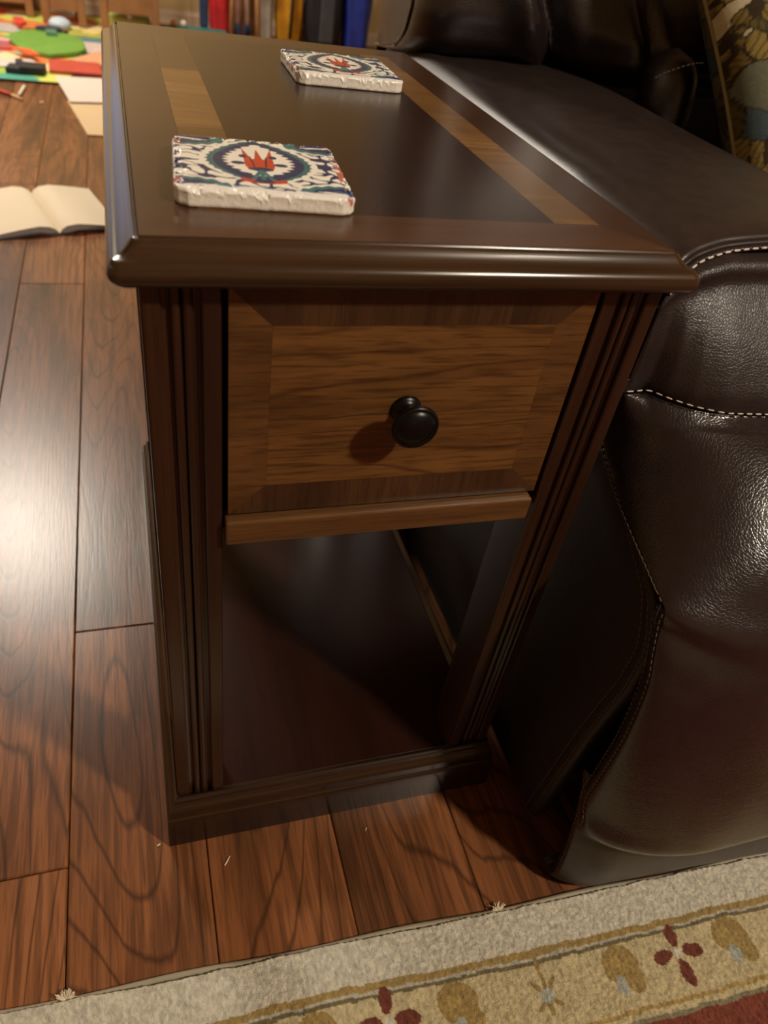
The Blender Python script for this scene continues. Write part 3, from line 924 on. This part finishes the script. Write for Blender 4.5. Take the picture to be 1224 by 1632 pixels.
pil = thing('throw_pillow', 'floral tapestry throw pillow in olive, gold and cream standing against the recliner back', 'pillow', (0.712, 0.455, 0.668), 0)
bulge = .072 * (1 - np.abs(U) ** 3.0) ** .55 * (1 - np.abs(V) ** 3.0) ** .55
pin = 1 - .10 * (1 - np.abs(V) ** 2) * np.abs(U) ** 4
pin2 = 1 - .10 * (1 - np.abs(U) ** 2) * np.abs(V) ** 4
HW = .215
front = np.stack([U * HW * pin, -bulge, V * HW * pin2], -1); back = np.stack([U * HW * pin, bulge, V * HW * pin2], -1)
a_ = sheet('front_cover', front, M['fabric'], pil); paint(a_, tapestry(U, V).reshape(-1, 3))
b_ = sheet('back_cover', back, M['fabric'], pil); paint(b_, (tapestry(U, V, 8) * .35 + srgb((60, 62, 58)) * .4).reshape(-1, 3)); b_['label'] = 'darker slate coloured back cover'
rim = [front[i, 0] for i in range(0, G1, 4)] + [front[-1, j] for j in range(0, G2, 4)] + [front[i, -1] for i in range(G1 - 1, 0, -4)] + [front[0, j] for j in range(G2 - 1, 0, -4)]
tube('piping', rim + [rim[0]], .0028, flat(150, 134, 92), pil, seg=6)
pil.rotation_euler = (math.radians(-34), math.radians(-14), math.radians(4))

# ---------------------------------------------------------------- rug
RA = math.atan2(-.1649 + .1312, .4623 + .3217)
rug = thing('area_rug', 'cream bordered wool area rug with red centre field in front of the recliner', 'rug', (-0.3217, -0.1312, 0), RA)
rc = {k: srgb(c) for k, c in dict(c=(214, 208, 190), b=(206, 190, 148), g=(166, 140, 82), o=(112, 102, 72), r=(126, 48, 34), t=(160, 152, 120), s=(178, 182, 172)).items()}


def rug_cols(x, v):
    """x along the edge (m, world-like), v inward"""
    out = np.broadcast_to(rc['c'], x.shape + (3,)).copy()
    jit = .003 * (fbm(x * 120, v * 120, 2) - .5) + .006 * (fbm(x * 14, v * 14, 5) - .5)
    vv = v + jit
    out[vv > .038] = rc['g']; out[vv > .0445] = rc['c'] * .8; out[vv > .047] = rc['o']; out[vv > .0505] = rc['b']
    out[(vv > .106)] = rc['g'] * 1.15; out[vv > .110] = rc['b']; out[vv > .115] = rc['t'] * .7; out[vv > .119] = rc['r']
    per = .2965
    ph = ((x - .003 + per / 2) % per) - per / 2
    cy = .0715
    jx = ph + jit * 1.2; jy = v - cy + jit * 1.2
    R = lambda cx, cy_, a, b, th=0: np.hypot(((jx - cx) * math.cos(th) + (jy - cy_) * math.sin(th)) / a, (-(jx - cx) * math.sin(th) + (jy - cy_) * math.cos(th)) / b) < 1
    for s in (-1, 1):
        m = R(s * .065, -.004, .019, .017) | R(s * .065 + .010, .012, .010, .011)
        out[m] = rc['g']; out[R(s * .065 - .004, -.006, .007, .005)] = rc['g'] * 1.25; out[R(s * .066 - .004, .014, .006, .008)] = rc['s'] * .95
    for dx, dy, a, b in ((0, -.0175, .0065, .011), (0, .0175, .0065, .011), (-.017, 0, .011, .0065), (.017, 0, .011, .0065)):
        out[R(dx, dy, a, b)] = rc['r'] * .75
    out[R(0, 0, .005, .005)] = rc['c']
    px = ((x - .003 - per / 2 + per / 2) % per) - per / 2
    pj = (((x - .151) + per / 2) % per) - per / 2 + jit
    out[(np.abs(pj) < .0022) & (np.abs(v - .07) < .024)] = rc['g'] * .9
    for th in (.8, -.8):
        q = np.abs(pj * math.cos(th) - (v - .078) * math.sin(th)) < .002
        out[q & (np.abs(pj) < .013) & (v < .089) & (v > .064)] = rc['g'] * .85
    out[(np.hypot(pj / .007, (v - .078) / .006) < 1)] = rc['s']
    # scrolls in the red field
    qx = ((x - .33 + .16) % .32) - .16
    rr = np.hypot(qx, (v - .175) * 1.1)
    fld = vv > .121
    out[fld & (np.abs(rr - .034) < .004)] = rc['b']; out[fld & (np.abs(rr - .080) < .003) & (v > .15)] = rc['b']
    out[fld & (np.hypot(qx, v - .175) < .012)] = rc['g']
    out = out * .95 + .05 * rc['b']
    out *= (.66 + .68 * fbm(x * 420, v * 260, 3, 2))[..., None]
    return out


nx, nv = 900, 190
xa = np.linspace(-.05, 1.05, nx); va = np.concatenate([[-.003, -.0025, -.001], np.linspace(0.0, .23, nv)])
A_, B_ = np.meshgrid(xa, va, indexing='ij')
hgt = .0095 + .0022 * (fbm(A_ * 500, B_ * 500, 7, 2) - .5) * 1.6 + .0008 * np.sin(A_ * 9)
hgt = np.where(B_ < .0, .0005 + (B_ + .003) / .003 * .007, hgt)
edgew = .0012 * (fbm(A_ * 60, A_ * 0 + 2, 8) - .5) * 2 + .0025 * (fbm(A_ * 7, A_ * 0 + 2, 18) - .5) * 2
near = sheet('near_pile', np.stack([A_, -(B_ + edgew), hgt], -1), M['rug'], rug, kind='stuff')
cc = rug_cols(A_ - .3217, B_); paint(near, cc.reshape(-1, 3))
# rest of the rug
xa2 = np.linspace(-.62, 2.1, 300); va2 = np.linspace(-.003, 1.75, 180); A2, B2 = np.meshgrid(xa2, va2, indexing='ij')
h2 = np.where((B2 < .002) | (A2 < -.618) | (A2 > 2.098), .0005, .0088)
h2 = np.where((A2 > -.045) & (A2 < 1.045) & (B2 < .226), .003, h2)
bulk = sheet('pile', np.stack([A2, -B2 - .001, h2], -1), M['rug'], rug, kind='stuff')
paint(bulk, rug_cols(A2 - .3217, B2).reshape(-1, 3))
# bound edge cord and stray tufts
cord = [(x, .003 - .0012 * (math.sin(x * 31)), .0030) for x in np.linspace(-.62, 2.1, 200)]
tube('edge_binding', cord, .0030, flat(150, 140, 118), rug, seg=6)
for nm, (tx, n_) in {'tuft': (.052, 70), 'tuft.001': (.455, 20)}.items():
    vs = []; fs = []
    for i in range(n_):
        a = random.uniform(0.2, 2.9); L = random.uniform(.003, .010)
        m = tube_mesh('t', [(tx + random.uniform(-.007, .007), .002, .004), (tx + math.cos(a) * L * .5, .002 + math.sin(a) * L * .5, .007), (tx + math.cos(a) * L, .002 + math.sin(a) * L, random.uniform(.002, .010))], .0005, 5)
        b = len(vs); vs += [tuple(v_.co) for v_ in m.vertices]; fs += [[b + k for k in p.vertices] for p in m.polygons]; bpy.data.meshes.remove(m)
    link('tuft', mesh('tuft', vs, fs), M['paper'], rug, kind='stuff')

# ---------------------------------------------------------------- crumbs on the floor
o = tube('wood_splinter', [(-.1243, -.0434, .0009), (-.1215, -.040, .0012), (-.1183, -.0351, .0009)], .0008, M['paper'], seg=6); tag(o, 'tiny pale splinter on the floor in front of the side table', 'splinter')
o = tube('crumb', [(.0245, -.0385, .0006), (.0258, -.0365, .0008), (.0268, -.036, .0006)], .0006, M['paper3'], seg=6); tag(o, 'tiny tan crumb on the floor below the middle of the table front', 'crumb')
o = tube('crumb', [(-.1875, -.0095, .0007), (-.186, -.0085, .001), (-.1845, -.008, .0007)], .0008, M['paper'], seg=6); tag(o, 'tiny pale crumb on the floor beside the front left corner of the table base', 'crumb')

# ---------------------------------------------------------------- open notebook
nb = thing('open_notebook', 'open blank notebook with cream pages lying on the wooden floor left of the table', 'notebook', (-.3294, 1.5807, 0), math.atan2(.2704, -.0790) - math.pi / 2)
Lp = .285
for s in (1, -1):
    Wp = .150 if s > 0 else .170
    rows = []; ed = []
    xs = np.linspace(0, Wp, 24)
    rot = math.radians(-10) if s > 0 else math.radians(-4)
    zt = np.interp(xs, [0, .006, .02, .045, .08, .12, Wp], [.004, .013, .021, .024, .020, .014, .009 if s > 0 else .005])
    top = [[(s * x, y + s * x * -.0, z) for x, z in zip(xs, zt)] for y in np.linspace(0, Lp, 6)]
    sheet('page', top, M['paper'], nb)
    zb_ = np.maximum(zt - .016 * np.interp(xs, [0, .02, Wp], [.3, 1, .45]), .002)
    for y in (0.0006, Lp - .0006):
        sheet('page_edges', [[(s * x, y, a) for x, a in zip(xs, zt - .0004)], [(s * x, y, b) for x, b in zip(xs, zb_)]], M['edgep'], nb)
    sheet('page_edges', [[(s * Wp, y, zt[-1] - .0003) for y in (0, Lp)], [(s * Wp, y, zb_[-1]) for y in (0, Lp)]], M['edgep'], nb)
    sheet('cover', [[(s * x, y, max(b - .0018, .0022)) for x, b in zip(xs, zb_)] for y in (-.002, Lp + .002)], M['cover'], nb, thick=.002)


# ---------------------------------------------------------------- play corner on the far floor
def blob_poly(cx, cy, rx, ry, n=14, jit=.12, seed=0, rot=0):
    r = random.Random(seed); out = []
    for i in range(n):
        a = 2 * math.pi * i / n; k = 1 + r.uniform(-jit, jit)
        x, y = rx * k * math.cos(a), ry * k * math.sin(a)
        out.append((cx + x * math.cos(rot) - y * math.sin(rot), cy + x * math.sin(rot) + y * math.cos(rot)))
    return out


def quad(cx, cy, w, h, rot):
    c, s = math.cos(rot), math.sin(rot)
    return [(cx + x * c - y * s, cy + x * s + y * c) for x, y in ((-w / 2, -h / 2), (w / 2, -h / 2), (w / 2, h / 2), (-w / 2, h / 2))]


def flatthing(name, pts, z0, z1, mat, label, cat, group=None, bev=0.0):
    cx = sum(p[0] for p in pts) / len(pts); cy = sum(p[1] for p in pts) / len(pts)
    o = prism(name, [(x - cx, y - cy) for x, y in pts], 0, z1 - z0, mat); o.location = (cx, cy, z0)
    if bev:
        b = o.modifiers.new('b', 'BEVEL'); b.width = bev; b.segments = 2
    return tag(o, label, cat, group)


mat_o = flatthing('play_mat', [(-1.5, 3.02), (-.372, 3.075), (-.10, 3.30), (.05, 4.10), (.12, 4.56), (-1.5, 4.60)], 0.0005, .008, painted('play_mat_print', rough=.6), 'colourful printed play mat spread over the far floor', 'play mat', bev=.001)
# dense top for the print
gx, gy = 170, 130
ux = np.linspace(0, 1, gx); uy = np.linspace(0, 1, gy); UX, UY = np.meshgrid(ux, uy, indexing='ij')
lo = np.stack([-1.49 + UX * (1.115), 3.024 + UX * .053], -1); hi = np.stack([-1.49 + UX * 1.56, 4.59 - UX * .04], -1)
Q = lo * (1 - UY[..., None]) + hi * UY[..., None]
T = sheet('printed_top', np.concatenate([Q - np.array(mat_o.location[:2]), np.full((gx, gy, 1), .0080)], -1), M['mat_paint'] if 'mat_paint' in M else painted('mat_top_print', rough=.6), mat_o)
pal = [srgb(c) for c in ((146, 176, 60), (70, 150, 130), (196, 202, 90), (222, 200, 150), (214, 120, 60), (92, 150, 168), (188, 176, 170), (120, 160, 70), (206, 80, 50))]
r_ = np.random.default_rng(5); K = 190; pts = np.stack([r_.uniform(-1.5, .1, K), r_.uniform(3.0, 4.6, K)], 1); ci = r_.integers(0, len(pal), K)
lowp = pts[:, 1] < 3.22; ci[lowp] = r_.choice([0, 1, 2], lowp.sum())
hip = pts[:, 1] > 4.0; ci[hip] = r_.choice([3, 4, 4, 6, 2, 8], hip.sum())
best = np.full(UX.shape, 9.); idx = np.zeros(UX.shape, int)
for k in range(K):
    d = np.hypot(Q[..., 0] - pts[k, 0], (Q[..., 1] - pts[k, 1]) * .8); m = d < best; best[m] = d[m]; idx[m] = k
paint(T, np.array(pal)[ci[idx]].reshape(-1, 3))

flatthing('storage_lid', blob_poly(-.445, 3.72, .160, .245, 16, .05, 1, .1), .009, .030, flat(104, 150, 56), 'large bright green rounded lid lying on the play mat', 'toy', bev=.006)
flatthing('picture_book', quad(-.325, 3.31, .20, .20, .05), .009, .022, flat(178, 66, 48), 'flat red picture book at the near edge of the play mat', 'book', bev=.001)
flatthing('paper_sheet', [(-.400, 3.17), (-.05, 3.22), (-.05, 2.86), (-.334, 2.80)], .009, .0105, M['paper2'], 'white sheet of paper sticking out past the play mat corner', 'paper')
flatthing('cardboard_sheet', [(-.345, 2.84), (-.05, 2.90), (-.05, 2.44), (-.2721, 2.43)], .0005, .004, M['paper3'], 'tan card sheet lying on the wooden floor below the white paper', 'card')
flatthing('paper_sheet', [(-.395, 3.885), (-.15, 3.92), (-.17, 3.62), (-.31, 3.66)], .009, .012, flat(196, 176, 168), 'greyish paper sheet at the right edge of the play mat', 'paper')
flatthing('paper_sheet', quad(-.60, 3.31, .26, .14, .25), .009, .014, flat(196, 186, 176), 'crumpled grey paper left of the black glove', 'paper')
flatthing('picture_book', quad(-.235, 3.52, .14, .24, -.5), .010, .018, flat(206, 150, 110), 'orange and cream booklet beside the red picture book', 'book')
gl = thing('black_glove', 'black knitted glove lying on the front of the play mat', 'glove', (-.487, 3.20, .0095), 0)
prism('glove_palm', [(-.035, -.055), (.052, -.05), (.056, .045), (-.030, .05)], 0, .026, flat(24, 24, 26), gl)
prism('glove_cuff', [(-.085, -.05), (-.033, -.057), (-.030, .03), (-.075, .035)], 0, .020, flat(34, 36, 44), gl)
prism('glove_thumb', [(-.055, .028), (-.028, .03), (-.035, .12), (-.060, .11)], 0, .022, flat(40, 42, 46), gl)
flatthing('paper_scrap', blob_poly(-.63, 4.02, .12, .10, 10, .2, 4), .009, .016, flat(176, 170, 164), 'grey paper scrap behind the green lid at the left', 'paper')
flatthing('craft_bag', blob_poly(-.535, 4.06, .075, .08, 11, .22, 5), .009, .030, flat(200, 118, 60), 'crumpled orange craft bag on the play mat by the chair leg', 'bag')
flatthing('craft_scrap', blob_poly(-.575, 4.03, .022, .05, 9, .3, 6), .030, .042, flat(210, 62, 50), 'small red scrap on top of the orange craft bag', 'scrap')
flatthing('toy_fish', [(-.505, 3.935), (-.45, 3.99), (-.405, 3.985), (-.39, 3.93), (-.43, 3.90), (-.46, 3.92)], .030, .046, flat(58, 64, 74), 'dark slate toy lying on the far edge of the green lid', 'toy')
flatthing('toy_block', quad(-.435, 3.86, .045, .07, .1), .030, .045, flat(84, 128, 100), 'small grey green toy block on the green lid', 'toy')
bl_ = lathe('toy_ball', [(.001 + .05 * math.sin(a), .05 - .05 * math.cos(a)) for a in np.linspace(0, math.pi, 18)], 24, flat(182, 196, 208)); bl_.location = (-.405, 4.07, .0085)
bl_.scale = (1, 1, .62); tag(bl_, 'pale blue grey ball behind the green lid on the play mat', 'ball')
flatthing('toy_tray', quad(-.27, 4.035, .20, .16, .05), .009, .022, flat(168, 164, 74), 'olive yellow tray at the back right of the play mat', 'tray', bev=.002)
flatthing('toy_plate', blob_poly(-.265, 4.04, .045, .04, 16, .02, 3), .022, .027, flat(214, 196, 116), 'cream yellow dish sitting in the olive tray', 'dish')
flatthing('picture_book', quad(-.28, 3.91, .19, .05, .05), .0095, .018, flat(74, 128, 138), 'slim teal booklet in front of the olive tray', 'book')
flatthing('foam_piece', blob_poly(-.67, 3.62, .05, .05, 9, .2, 8), .009, .03, flat(116, 70, 104), 'purple foam piece at the left end of the green lid', 'toy')
flatthing('foam_piece', blob_poly(-.612, 3.60, .028, .03, 9, .2, 9), .012, .04, flat(222, 150, 164), 'pink foam piece beside the purple foam piece', 'toy')
flatthing('craft_scrap', [(-.60, 3.53), (-.50, 3.40), (-.46, 3.405), (-.50, 3.49)], .030, .034, flat(226, 92, 44), 'pointed orange scrap at the near left rim of the green lid', 'scrap')
pc = thing('colour_pencil', 'orange and white colour pencil on the floor in front of the play mat', 'pencil', (-.53, 2.842, .006))
tube('barrel', [(-.075, .09, 0), (0.0, .008, 0)], .0055, flat(210, 70, 36), pc)
tube('bare_end', [(0.0, .008, 0), (.038, -.045, 0)], .0050, flat(214, 174, 124), pc, rad=[.0050, .0042])
o = tube('chalk_stick', [(-.4975, 2.985, .006), (-.506, 2.85, .006)], .006, flat(220, 206, 188), seg=8); tag(o, 'short white chalk stick on the floor beside the colour pencil', 'chalk')
o = flatthing('crumb', blob_poly(-.4296, 2.792, .006, .008, 7, .2, 2), .0003, .004, M['paper3'], 'pale crumb on the floor right of the colour pencil', 'crumb')


def child_chair(label, cx, cy, rot, w=.24, d=.27, seat_h=.27, leg=.036, low=.10):
    t = thing('child_chair', label, 'chair', (cx, cy, 0.0095), rot, 'wooden child chairs by the play mat')
    for sx in (-1, 1):
        for sy in (-1, 1):
            x = sx * (w / 2 - leg / 2); y = sy * (d / 2 - leg / 2)
            box('leg', (x - leg / 2, x + leg / 2, y - leg / 2, y + leg / 2, 0 if True else 0, seat_h if sy < 0 else .54), M['chair'], t, bev=.004)
    box('seat', (-w / 2, w / 2, -d / 2, d / 2 - leg, seat_h, seat_h + .016), M['chair'], t, bev=.004)
    box('apron', (-w / 2 + leg, w / 2 - leg, -d / 2 + leg / 2 - .010, -d / 2 + leg / 2 + .010, low, seat_h), M['chair'], t, bev=.002)
    for sy in (1,):
        y = sy * (d / 2 - leg / 2)
        box('stretcher', (-w / 2 + leg, w / 2 - leg, y - .009, y + .009, low, low + .045), M['chair'], t, bev=.002)
    for z in (.37, .46):
        box('back_slat', (-w / 2 + leg, w / 2 - leg, d / 2 - leg / 2 - .007, d / 2 - leg / 2 + .007, z, z + .05), M['chair'], t, bev=.002)
    return t


child_chair('small wooden child chair at the left, its legs among the orange scraps', -.40, 4.345, .10, w=.20, low=.065)
child_chair('small wooden child chair directly behind the back left corner of the table', -.075, 4.32, -.03, w=.28, low=.085)
child_chair('small wooden child chair at the far left of the play mat', -.70, 4.47, .12, w=.30, low=.055)
for i, (x, c) in enumerate(((-.135, (176, 184, 92)), (-.025, (168, 176, 84)))):
    o = box('toy_box', (-.045, .045, -.03, .03, 0, .06), flat(*c), bev=.006); o.location = (x, 4.33, 0.0095)
    tag(o, ('pale green toy box under the middle chair, on its left side', 'pale green toy box under the middle chair, on its right side')[i], 'box')

flatthing('picture_book', quad(.27, 4.42, .30, .12, -.02), .0005, .03, flat(52, 116, 112), 'wide teal book lying on the floor by the back wall', 'book', bev=.002)
for i, (x, y, c, l) in enumerate(((.145, 4.41, (206, 132, 60), 'small orange ball on the teal book'), (.195, 4.415, (226, 214, 196), 'small white ball on the teal book'))):
    o = lathe('toy_ball', [(.001 + .016 * math.sin(a), .016 - .016 * math.cos(a)) for a in np.linspace(0, math.pi, 12)], 16, flat(*c)); o.location = (x, y, .0302); tag(o, l, 'ball')


def hanging(name, label, cat, x0, x1, y, z0, z1, col, seed, depth=.07, rough=.45, folds=3):
    """soft bag or cloth standing by the wall, with folds"""
    r = random.Random(seed); ph = r.uniform(0, 6); rows = []
    for t in np.linspace(0, 1, 26):
        z = z0 + (z1 - z0) * t; row = []
        for a in np.linspace(0, 2 * math.pi, 41):
            k = .82 + .18 * math.sin(t * math.pi) ** .5
            ca, sa = math.cos(a), math.sin(a)
            ex = abs(ca) ** .7 * math.copysign(1, ca); ey = abs(sa) ** .8 * math.copysign(1, sa)
            f = 1 + .14 * math.sin(a * folds * 2 + ph + t * 3) * (.4 + t)
            row.append(((x0 + x1) / 2 + ex * (x1 - x0) / 2 * k * (1 + .03 * math.sin(t * 11 + ph)), y + ey * depth * k * f, z))
        rows.append(row)
    cx, cy = (x0 + x1) / 2, y
    P = np.array(rows); P[..., 0] -= cx; P[..., 1] -= cy; P[..., 2] -= z0
    vs = P.reshape(-1, 3).tolist(); me = sheet_mesh(name, P)
    bm = bmesh.new(); bm.from_mesh(me); bmesh.ops.remove_doubles(bm, verts=bm.verts, dist=1e-5)
    for zz in (0, z1 - z0):
        ring = [e for e in bm.edges if e.is_boundary and abs(e.verts[0].co.z - zz) < 1e-4 and abs(e.verts[1].co.z - zz) < 1e-4]
        if ring: bmesh.ops.edgeloop_fill(bm, edges=ring)
    bmesh.ops.recalc_face_normals(bm, faces=bm.faces); bm.to_mesh(me); bm.free()
    o = link(name, me, plain('cloth_%s_%d' % (name, seed), S(*col), rough=rough, var=.25, scale=14), smooth=True)
    o.location = (cx, cy, z0); return tag(o, label, cat)


hanging('paper_bag', 'crumpled red and white gift bag beside the thin wooden easel legs', 'bag', .335, .45, 4.50, .02, .34, (190, 34, 40), 1, .05)
hanging('gift_bag', 'pale pink bag behind the red gift bag', 'bag', .465, .575, 4.635, .0, .36, (226, 186, 168), 2, .035)
hanging('rolled_cloth', 'dark blue rolled cloth left of the red gift bag', 'cloth', .285, .335, 4.50, .03, .40, (40, 62, 96), 3, .03)
hanging('blue_cloth', 'slate blue cloth bundle on the floor between the easel legs', 'cloth', .475, .565, 4.53, .0, .055, (44, 60, 92), 13, .03)
ez = thing('small_easel', 'small wooden easel with thin legs standing by the back wall', 'easel', (.475, 4.30, 0))
ezm = flat(186, 140, 92)
tube('leg', [(-.045, .015, .0), (-.02, .03, .55)], .011, ezm, ez)
tube('leg', [(.10, .0, .0), (.085, .03, .55)], .015, ezm, ez)
tube('leg', [(.03, .16, .0), (.03, .05, .55)], .010, M['chair'], ez)
box('crossbar', (-.03, .10, .02, .04, .40, .425), M['chair'], ez)
hanging('grey_backpack', 'light grey bag standing right of the small easel', 'bag', .60, .685, 4.50, .0, .42, (160, 150, 136), 4, .06)
yb_ = hanging('yellow_bag', 'golden yellow bag with a black strap by the back wall', 'bag', .695, .845, 4.50, .0, .40, (206, 146, 34), 5, .07)
tube('strap', [(.0, -.078, .03), (.006, -.082, .2), (.0, -.075, .38)], .009, flat(22, 20, 20), yb_)
hanging('black_backpack', 'black backpack between the yellow bag and the blue bag', 'backpack', .855, 1.07, 4.49, .0, .46, (26, 27, 32), 6, .09)
pk = bpy.data.objects[[o.name for o in bpy.data.objects if o.name.startswith('black_backpack')][0]]
o = box('pocket', (-.035, .045, -.112, -.075, .03, .30), flat(62, 62, 66), pk, bev=.01)
hanging('blue_bag', 'royal blue bag at the right end of the row by the wall', 'bag', 1.075, 1.235, 4.49, .0, .46, (32, 50, 138), 7, .08)
